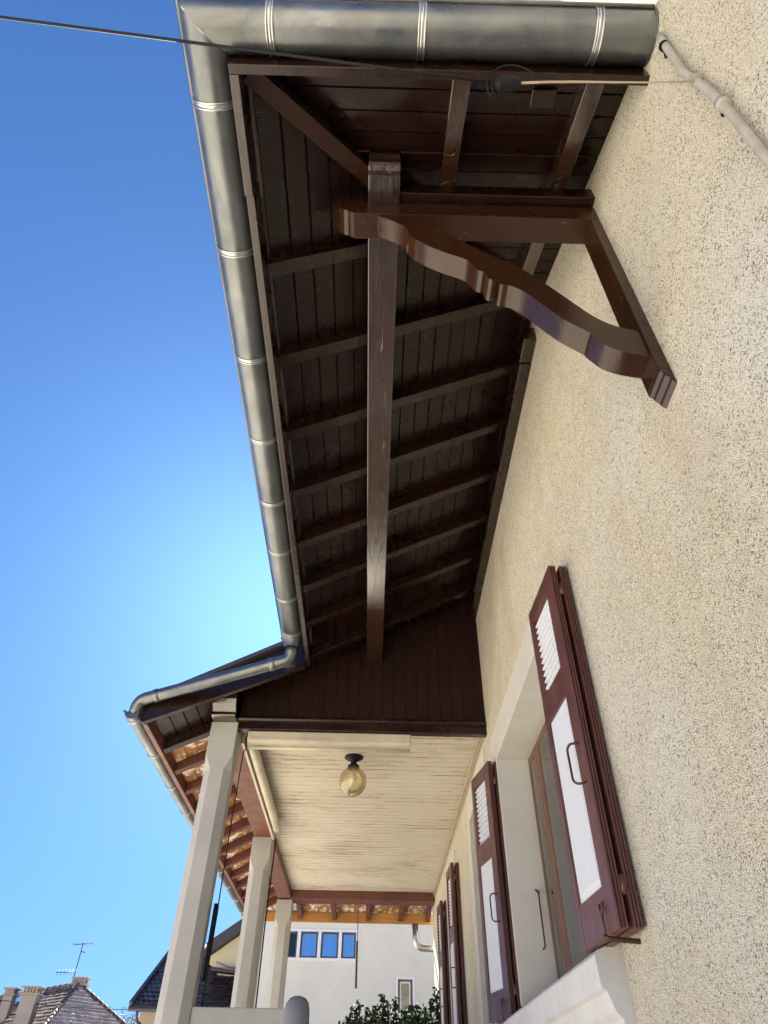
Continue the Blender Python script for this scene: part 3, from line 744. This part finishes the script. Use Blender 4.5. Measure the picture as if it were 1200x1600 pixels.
# conduit on the wall
cd = thing('conduit', 'grey plastic conduit running down the pebbledash at the upper right', 'conduit')
cp = [(.838, .490, 4.115), (.834, .492, 4.06), (.832, .503, 3.92), (.832, .513, 3.80), (.834, .506, 3.66), (.832, .502, 3.55), (.832, .507, 3.40), (.832, .520, 3.20), (.833, .530, 2.9), (.833, .52, 2.2), (.833, .52, 1.0), (.833, .52, 0)]
MB().tube(cp, .0115, 14).build('pipe', M['conduit'], cd)
for i_, (y_, z_) in enumerate(((.497, 4.03), (.503, 3.705), (.5025, 3.50))):
    mb = MB(); mb.tube([(.832, y_, z_-.007), (.832, y_, z_+.007)], .0155, 12); mb.tube([(.838, y_+.014, z_), (.846, y_+.030, z_-.006)], .004, 6)
    mb.build('cable_tie', M['black'] if i_ != 1 else M['conduit'], cd)
MB().tube([(.832, .503, 3.505), (.832, .5025, 3.47)], .0165, 14).build('coupling', M['conduit'], cd)
# overhead wire and splice
wr = thing('overhead_wire', 'black overhead wire crossing the sky to a splice below the top gutter', 'wire')
far = Vector((-7.09, .1788, 5.05)); near_ = Vector((.2892, .5469, 3.80))
pts = []
for i in range(25):
    t_ = i/24; p = far.lerp(near_, t_); p.z -= .02*math.sin(math.pi*t_); pts.append(p)
MB().tube(pts, .0045, 8).build('wire', M['black'], wr)
C0 = Vector((.33, .549, 3.795)); UP = Vector((0, -.68, .73))
mb = MB()
mb.tube([(.295, .549, 3.795), (.303, .549, 3.795), (.312, .549, 3.793), (.352, .549, 3.797), (.364, .548, 3.795), (.374, .546, 3.795)], .02, 10, rads=[.006, .017, .022, .021, .016, .005]); mb.build('splice_box', M['black'], wr, .001)
def lp(*q): return [C0+Vector((a, 0, 0))+UP*b for a, b in q]
mb = MB(); mb.tube(smooth_path(lp((-.045, .008), (-.040, .030), (-.015, .050), (.03, .055), (.075, .035), (.082, .010), (.070, -.002)), .02, 4), .0026, 6)
mb.tube(smooth_path(lp((-.042, .018), (-.056, .008), (-.052, -.02), (-.042, -.040), (-.034, -.035), (-.040, -.012), (-.036, .01)), .01, 4), .0024, 6); mb.tube(lp((.078, .028), (.080, -.012)), .0022, 6); mb.build('wire_clip', M['black'], wr)
mb = MB(); q = [Vector((.368, .546, 3.793)), Vector((.44, .540, 3.786)), Vector((.524, .5348, 3.776)), Vector((.62, .530, 3.762)), Vector((.718, .5241, 3.746)), Vector((.836, .5016, 3.68))]
mb.tube(q, .0045, 8, rads=[.0036, .0034, .0033, .0030, .0022, .0020]); mb.build('insulated_end', M['cable2'], wr)
# grey stair post
mb = MB(); mb.lathe([(0, 2.075), (.02, 2.074), (.040, 2.066), (.056, 2.045), (.062, 2.015), (.064, 1.9), (.066, 0.0)], (-.347, 4.05, 0), 10)
tag(mb.build('newel_post', M['greywood'], None), 'grey round-topped post standing before the low porch parapet', 'post')

# ================================================================== neighbours
def quadwin(mb, x0, x1, y, z0, z1): mb.box(x0, x1, y, y+.01, z0, z1)
nb = thing('neighbour_house', 'white rendered house with a row of four small square windows', 'house', 'neighbouring houses')
FY = 22.0
# facade as a grid wall with openings
def facade(xs, zs, holes, y0, y1, name, mat, parent):
    mb = MB(); X = sorted(set(xs) | {h[0] for h in holes} | {h[1] for h in holes}); Z = sorted(set(zs) | {h[2] for h in holes} | {h[3] for h in holes})
    for i in range(len(X)-1):
        j = 0
        while j < len(Z)-1:
            cx = (X[i]+X[i+1])/2
            def hole(j): return any(h[0] < cx < h[1] and h[2] < (Z[j]+Z[j+1])/2 < h[3] for h in holes)
            if hole(j): j += 1; continue
            k = j
            while k+1 < len(Z)-1 and not hole(k+1): k += 1
            mb.box(X[i], X[i+1], y0, y1, Z[j], Z[k+1]); j = k+1
    bm = mb.build(name, mat, parent)
    b = bmesh.new(); b.from_mesh(bm.data); bmesh.ops.remove_doubles(b, verts=b.verts, dist=1e-4)
    dead = [f for f in b.faces if abs(f.normal.x) > .9 and all(len(e_.link_faces) > 2 for e_ in f.edges)]
    b.to_mesh(bm.data); b.free()
    return bm
wx = [(-2.53+.582*i, -2.04+.582*i) for i in range(4)]
holes = [(-2.60, -.34, 5.02, 5.72), (.80, 1.20, 3.86, 4.60), (1.99, 2.39, 3.86, 4.60)]
facade([-3.3, 7.5], [0, 9.0], holes, FY, FY+.3, 'wall', M['facade'], nb)
mb = MB(); mb.box(-3.3, 7.5, FY+.31, FY+8, 0, 9.0); mb.build('wall', M['inside'], nb)
mb = MB(); mb.prism([(-3.8, 9.0), (8.0, 9.0), (2.1, 12.2)], 1, FY-.6, FY+8.4); mb.build('roof', M['tile_dark'], nb)
mb = MB(); rw = mb
rw.box(-2.66, -.29, FY-.03, FY+.12, 5.68, 5.74); rw.box(-2.66, -.29, FY-.03, FY+.12, 4.99, 5.05)
for a, b in [(-2.66, -2.53)] + [(wx[i][1], wx[i+1][0]) for i in range(3)] + [(-.385, -.29)]:
    rw.box(a, b, FY-.028, FY+.119, 5.051, 5.679)
band = rw.build('window', M['white'], nb, .006, 'row of four square windows in one white frame')
for i, (a, b) in enumerate(wx):
    b = min(b, -.386)
    mb = MB()
    def fr(mb, x0, x1, y0, y1, z0, z1, w_):
        mb.box(x0, x0+w_, y0, y1, z0, z1); mb.box(x1-w_, x1, y0, y1, z0, z1); mb.box(x0+w_, x1-w_, y0+.001, y1-.001, z0, z0+w_); mb.box(x0+w_, x1-w_, y0+.001, y1-.001, z1-w_, z1)
    fr(mb, a+.004, b-.004, FY+.05, FY+.10, 5.055, 5.675, .045); mb.build('sash', M['slate'], band, .004)
    mb = MB(); mb.box(a+.049, b-.049, FY+.07, FY+.08, 5.10, 5.63); pn = mb.build('pane', M['glass_blue'] if i else M['glass_low'], band)
    if i == 0: MB().box(a+.03, b-.03, FY+.13, FY+.135, 5.08, 5.65).build('blind_or_reflection', M['leaf'], band)  # dark green sheet stands in for trees mirrored in the pane
    else:
        MB().box(a+.12, a+.18+.05*i, FY+.11, FY+.115, 5.08, 5.65).build('curtain', M['curtain'], band)
for a, b in ((.80, 1.20), (1.99, 2.39)):
    mb = MB(); fr(mb, a-.055, b+.055, FY-.03, FY+.12, 3.80, 4.66, .055); wn = mb.build('window', M['white'], nb, .006)
    mb = MB(); fr(mb, a+.002, b-.002, FY+.02, FY+.10, 3.858, 4.602, .05); mb.build('shutter_frame', M['maroon_z'], wn, .004)
    mb = MB(); fr(mb, a+.055, b-.055, FY+.04, FY+.09, 3.91, 4.55, .035); mb.build('sash', M['white'], wn, .004)
    mb = MB(); mb.box(a+.09, b-.09, FY+.06, FY+.07, 3.945, 4.515); mb.build('pane', M['glass_low'], wn)
    mb = MB(); mb.box(a+.085, b-.085, FY+.12, FY+.13, 4.18, 4.53); mb.build('curtain', M['gcurt'], wn)
    mb = MB(); mb.prism([(a+.085, 3.93), (b-.085, 3.93), (b-.085, 4.28), (a+.085, 4.10)], 1, FY+.105, FY+.115); mb.build('blind_or_reflection', M['pink'], wn)

# cream gabled house with dark verge, left of the white one
cg = thing('neighbour_house', 'cream gabled house with a dark verge behind the porch posts', 'house', 'neighbouring houses')
GYY = 24.0
sl = (6.259-5.665)/(-4.002+4.887)
def gz(x): return 5.665 + sl*(x+4.887)
mb = MB(); mb.prism([(-4.45, 0), (-2.4, 0), (-2.4, gz(-2.4)-.33), (-4.45, gz(-4.45)-.33)], 1, GYY+.35, GYY+7); mb.build('wall', M['facade2'], cg)
mb = MB(); mb.prism([(-4.93, 5.30), (-4.93, 5.64), (-2.3, gz(-2.3)), (-2.3, gz(-2.3)-.33)], 1, GYY-.35, GYY+7.5); mb.build('roof', M['slate'], cg, .01)
mb = MB(); mb.prism([(-4.87, 5.275), (-4.80, 5.15), (-4.70, 5.09), (-4.0, 4.985), (-3.2, 4.93), (-2.4, 4.93), (-2.4, gz(-2.4)-.335), (-4.87, 5.32)], 1, GYY-.05, GYY+.34)
mb.prism([(-4.72, 5.30), (-4.66, 5.20), (-4.55, 5.14), (-4.0, 5.04), (-2.4, 5.0), (-2.4, gz(-2.4)-.45), (-4.5, 5.46)], 1, GYY-.012, GYY-.0505) if False else None
mb.build('cornice', M['facade2'], cg, .02)
mb = MB(); mb.tube([(-4.6, GYY-.06, 5.20), (-4.2, GYY-.06, 5.08), (-3.9, GYY-.06, 5.05)], .025, 8); mb.build('moulding', M['beige'], cg)
mb = MB(); mb.hexa([(-4.66, GYY-.4, 4.93), (-2.4, GYY-.4, 4.78), (-2.4, GYY+.35, 4.92), (-4.66, GYY+.35, 4.99)], [(-4.66, GYY-.4, 5.0), (-2.4, GYY-.4, 4.86), (-2.4, GYY+.35, 4.98), (-4.66, GYY+.35, 5.05)]); mb.build('canopy', M['slate'], cg)
mb = MB(); mb.prism([(-4.56, 4.93), (-2.4, 4.78), (-2.4, 3.4), (-3.2, 3.72), (-4.0, 4.50)], 1, GYY+.0, GYY+.345); mb.build('cornice', M['facade2'], cg, .01)

# tile field: rows of slightly tilted curved tiles on the plane p + a*u + b*v, kept when inside(a,b)
def tiles(p, u, v, amax, bmax, inside, tw, tl, amin=0.0):
    mb = MB(); p = Vector(p); u = Vector(u).normalized(); v = Vector(v).normalized(); n = u.cross(v).normalized()
    if n.z < 0: n = -n
    b = 0; row = 0
    while b < bmax:
        a = amin - (row % 2)*tw*.5
        while a < amax:
            if inside(a+tw/2, b+tl/2):
                h0 = tl*.15 + random.uniform(-.006, .006); tws = random.uniform(-.008, .008)
                pf = [(0, 0), (.28, .055), (.6, .045), (.86, .0), (1.0, .02)]
                lo_ = [p+u*(a+q*tw*.99)+v*b+n*(h0+z*tw*1.3+tws) for q, z in pf]; hi_ = [p+u*(a+q*tw*.99)+v*(b+tl*1.08)+n*(.004+z*tw*1.3) for q, z in pf]
                ba = [x-n*tl*.12 for x in lo_]
                o = len(mb.v); mb.v += [tuple(x) for x in ba+lo_+hi_]
                for i in range(4):
                    mb.f.append([o+i, o+i+1, o+5+i+1, o+5+i]); mb.sm.append(False); mb.f.append([o+5+i, o+6+i, o+11+i, o+10+i]); mb.sm.append(False)
            a += tw
        b += tl; row += 1
    return mb
dh = thing('neighbour_house', 'low house with a dark glazed tile roof and beige wall behind the first porch post', 'house', 'neighbouring houses')
E0 = Vector((-6.46, 22.6, 3.98)); ud = Vector((1, .12, 0)).normalized(); vd = Vector((-.12*.80, .80, .62)).normalized()
ns = tiles(E0, ud, vd, 4.6, 3.02, lambda a, b: a > b*.20, .15, .19)
MBp = MB()
q0 = E0; q1 = E0+ud*4.7; q2 = q1+vd*3.0; q3 = E0+ud*.60+vd*3.0
MBp.hexa([q-Vector((0, 0, .12)) for q in (q0, q1, q2, q3)], [q-Vector((0, 0, .0)) for q in (q0, q1, q2, q3)])
MBp.build('roof_deck', M['slate'], dh)
ns.build('roof', M['tile_dark'], dh)
MB().bar(q0+Vector((-.02, -.02, .0)), q3+Vector((-.02, 0, .0)), .10, .15).build('verge', M['slate'], dh)
mb = MB(); back = [q0, q3, q2, q3+Vector((0, 2.4, -1.7)), q0+Vector((0, 4.6, 0))]
mb.add([q0-Vector((0, 0, .06)), q3-Vector((0, 0, .02)), q3+Vector((.4, 2.2, -1.6)), q0+Vector((0, 4.4, -.06))], [(0, 1, 2, 3)]); mb.build('roof_side', M['tile_dark'], dh)
mb = MB(); mb.box(-6.35, -2.3, 23.2, 26, 0, 3.9); mb.build('wall', M['beige'], dh)
mb = MB(); a0 = E0+Vector((-.05, -.06, -.09)); mb.tube([a0, a0+ud*4.7], .06, 10); mb.tube(smooth_path([a0+ud*.25, a0+ud*.25+Vector((0, .05, -.25)), a0+ud*.6+Vector((0, .5, -.5)), a0+ud*.6+Vector((0, .5, -3.4))], .15), .04, 8); mb.build('gutter', M['slate'], dh)

# far left house with hipped roof, chimneys and antenna
lh = thing('neighbour_house', 'house with a hipped brown tile roof low at the left edge', 'house', 'neighbouring houses')
AP = Vector((-12.45, 35, 5.93)); rd = Vector((-.74, .67, 0)).normalized(); pp = Vector((.67, .74, 0)).normalized()
Wd = 4.0; Ht = 3.3
c_r = AP - rd*Wd + pp*Wd - Vector((0, 0, Ht)); c_l = AP - rd*Wd - pp*Wd - Vector((0, 0, Ht))
RL = 13.0
b_l = AP + rd*RL - pp*Wd - Vector((0, 0, Ht)); b_t = AP + rd*RL; b_r = AP+rd*RL+pp*Wd-Vector((0, 0, Ht))
mb = MB(); mb.add([AP, c_l, c_r, b_l, b_t, b_r], [(0, 1, 2), (0, 4, 3, 1), (0, 2, 5, 4), (1, 3, 5, 2)]); 
for i in range(len(mb.v)): mb.v[i] = (mb.v[i][0], mb.v[i][1], mb.v[i][2]-.05)
mb.build('roof_deck', M['slate'], lh)
sv = (AP-(c_l+c_r)/2); L1 = sv.length
tiles(c_l, (c_r-c_l), sv, 2*Wd, L1, lambda a, b: b*(Wd/L1) < a < 2*Wd-b*(Wd/L1), .19, .21).build('roof', M['tile_light'], lh, label='hip end with raking sun painted into paler tiles')
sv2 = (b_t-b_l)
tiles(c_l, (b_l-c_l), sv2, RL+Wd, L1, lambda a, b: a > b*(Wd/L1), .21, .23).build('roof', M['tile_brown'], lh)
mb = MB()
for a, b in ((AP, c_l), (AP, c_r), (AP, b_t)):
    nseg = 26
    for i in range(nseg):
        p = a.lerp(b, i/nseg); q = a.lerp(b, (i+1.05)/nseg); mb.tube([p+Vector((0, 0, .07)), q+Vector((0, 0, .04))], .07, 8, rads=[.075, .062])
mb.build('ridge_tiles', M['tile_brown'], lh)
mb = MB(); cs = [c_l, c_r, b_r, b_l]; cen = sum(cs, Vector())/4
inn = [c+(cen-c).normalized()*.8 for c in cs]
mb.hexa([Vector((c.x, c.y, 0)) for c in inn], [Vector((c.x, c.y, AP.z-Ht+.05)) for c in inn]); mb.build('wall', M['beige'], lh)
def chimney(c, w_, d_, z0, z1, nm=True):
    mb = MB(); mb.box(c[0]-w_/2, c[0]+w_/2, c[1]-d_/2, c[1]+d_/2, z0, z1); ch = mb.build('chimney', M['chimney'], lh, .02)
    mb = MB(); mb.box(c[0]-w_/2-.06, c[0]+w_/2+.06, c[1]-d_/2-.06, c[1]+d_/2+.06, z1+.001, z1+.07)
    k = 5
    for i in range(k):
        x = c[0]-w_/2+w_*(i+.5)/k
        for yy in (c[1]-d_/2, c[1]+d_/2): mb.box(x-.035, x+.035, yy-.05, yy+.05, z1+.0705, z1+.23)
    mb.box(c[0]-w_/2-.08, c[0]+w_/2+.08, c[1]-d_/2-.08, c[1]+d_/2+.08, z1+.231, z1+.29); mb.build('chimney_cap', M['chimney'], ch, .01)
chimney((-13.55, 33.1), .62, .5, 3.2, 5.32); chimney((-15.6, 35.9), .40, .45, 3.5, 5.60)
chimney((AP.x, AP.y+.15), .5, .4, 5.5, 5.93)
def skylight(a, b_, wd, hh_):
    o_ = c_l + (b_l-c_l).normalized()*a + sv2.normalized()*b_; u1 = (b_l-c_l).normalized(); v1_ = sv2.normalized(); nn = u1.cross(v1_); nn = nn if nn.z > 0 else -nn
    MB().hexa([o_+nn*.05, o_+u1*wd+nn*.05, o_+u1*wd+v1_*hh_+nn*.05, o_+v1_*hh_+nn*.05], [o_+nn*.14, o_+u1*wd+nn*.14, o_+u1*wd+v1_*hh_+nn*.14, o_+v1_*hh_+nn*.14]).build('skylight', M['glass_blue'], lh)
skylight(6.2, 4.3, .8, .6); skylight(7.6, 4.3, .8, .6); skylight(7.0, 2.3, .8, .7)
ant = thing('antenna', 'thin television antenna on the brown hipped roof', 'antenna')
A0 = Vector((-12.75, 35.0, 5.85))
tp = A0+Vector((.0, 0, 1.62)); MB().tube([A0, tp], .022, 6).build('mast', M['iron'], ant)
mb = MB(); mb.tube([tp+Vector((-.45, .1, -.06)), tp+Vector((.45, -.1, -.02))], .014, 6)
for i in range(7):
    x = -.42+.14*i; mb.tube([tp+Vector((x, .1-.03*i-.28, -.05)), tp+Vector((x, .1-.03*i+.28, -.05))], .008, 5)
mb.build('dipole_array', M['iron'], ant)
mb = MB(); c0 = A0+Vector((0, 0, .55)); mb.tube([c0, c0+Vector((-.75, -.2, -.06))], .014, 6)
for i in range(6):
    p = c0.lerp(c0+Vector((-.75, -.2, -.06)), i/5.5); mb.tube([p+Vector((0, -.1, -.12)), p+Vector((0, .1, .12))], .008, 5)
q_ = A0+Vector((0, 0, 1.3)); mb.tube([q_, q_+Vector((.22, -.1, -.05))], .02, 5); mb.build('director_boom', M['iron'], ant)
# street wires low at the left
tag(MB().tube([(-22, 33, 6.35), (-15.1, 33, 5.18), (-12.4, 33, 4.98), (-8.9, 33, 4.90), (-5, 33, 4.95)], .014, 6).build('street_wire', M['black']), 'thin dark wire in front of the brown tile roof', 'wire')

# ------------------------------------------------------------------ plants
def leaves(mb, c, rad, n, size, flat=.8):
    for _ in range(n):
        d = Vector((random.gauss(0, 1), random.gauss(0, 1), random.gauss(0, 1))).normalized()*random.random()**.4
        p = Vector(c)+Vector((d.x*rad[0], d.y*rad[1], d.z*rad[2]))
        a = Vector((random.gauss(0, 1), random.gauss(0, 1), random.gauss(0, .6))).normalized(); b = a.orthogonal().normalized()
        b = (Matrix.Rotation(random.uniform(0, 6.28), 3, a) @ b); s_ = size*random.uniform(.6, 1.2)
        m_ = b.cross(a)*s_*.10
        mb.add([p-a*s_*.5, p+b*s_*.28+m_, p+a*s_*.55, p-b*s_*.28+m_], [(0, 1, 2), (0, 2, 3)])
pl = thing('climbing_plant', 'dark leafy climbing plant below the white facade', 'plant')
mb = MB(); st_ = MB(); py = 8.2
tops = [(-.24, 2.52), (-.17, 2.62), (-.10, 2.66), (.0, 2.60), (.10, 2.64), (.17, 2.75), (.24, 2.66), (.31, 2.70), (.42, 2.60), (.50, 2.63), (.57, 2.66), (.66, 2.63), (.74, 2.70), (.79, 2.80), (.82, 2.66)]
py = 9.2
for (tx, tz) in tops:
    x0 = tx+random.uniform(-.1, .1); kx = 9.2/8.2
    p0 = Vector((x0, py+.3, 1.4)); p1 = Vector((tx*1.0, py+.35, tz))
    pts = [p0.lerp(p1, i/6)+Vector((random.uniform(-.03, .03), random.uniform(-.03, .03), 0)) for i in range(7)]
    st_.tube(pts, .008, 5)
    for i in range(46):
        t_ = .30+.72*i/46; p = p0.lerp(p1, min(1, t_)); sp = .13*(1.15-min(1, t_))+.018
        leaves(mb, p, (sp, sp, .04), 5, .058)
for i in range(75):
    leaves(mb, (random.uniform(-.30, .82), py+.3+random.uniform(-.2, .2), random.uniform(2.05, 2.52)), (.13, .11, .09), 40, .055)
mb.build('foliage', M['leaf'], pl); st_.build('stem', M['bark'], pl)
tr = thing('tree', 'sparse pale green tree behind the hipped roof', 'tree')
tb = MB(); tl_ = MB(); base_ = Vector((-12.4, 44, 0))
tb.tube([base_, base_+Vector((.1, 0, 2.5)), base_+Vector((0, 0, 4.9))], .16, 8, rads=[.2, .16, .09])
for i in range(70):
    a = random.uniform(0, 6.28); s0 = base_+Vector((0, 0, random.uniform(3.0, 4.9)))
    e_ = s0+Vector((math.cos(a)*random.uniform(.3, 1.9), math.sin(a)*1.2, random.uniform(.5, 1.35)))
    mid = s0.lerp(e_, .5)+Vector((0, 0, .15)); tb.tube([s0, mid, e_], .03, 5, rads=[.04, .025, .008])
    for k in range(5): leaves(tl_, s0.lerp(e_, random.uniform(.4, 1.05)), (.28, .28, .22), 7, .11)
tb.build('trunk', M['bark'], tr); tl_.build('crown', M['leaf_p'], tr)
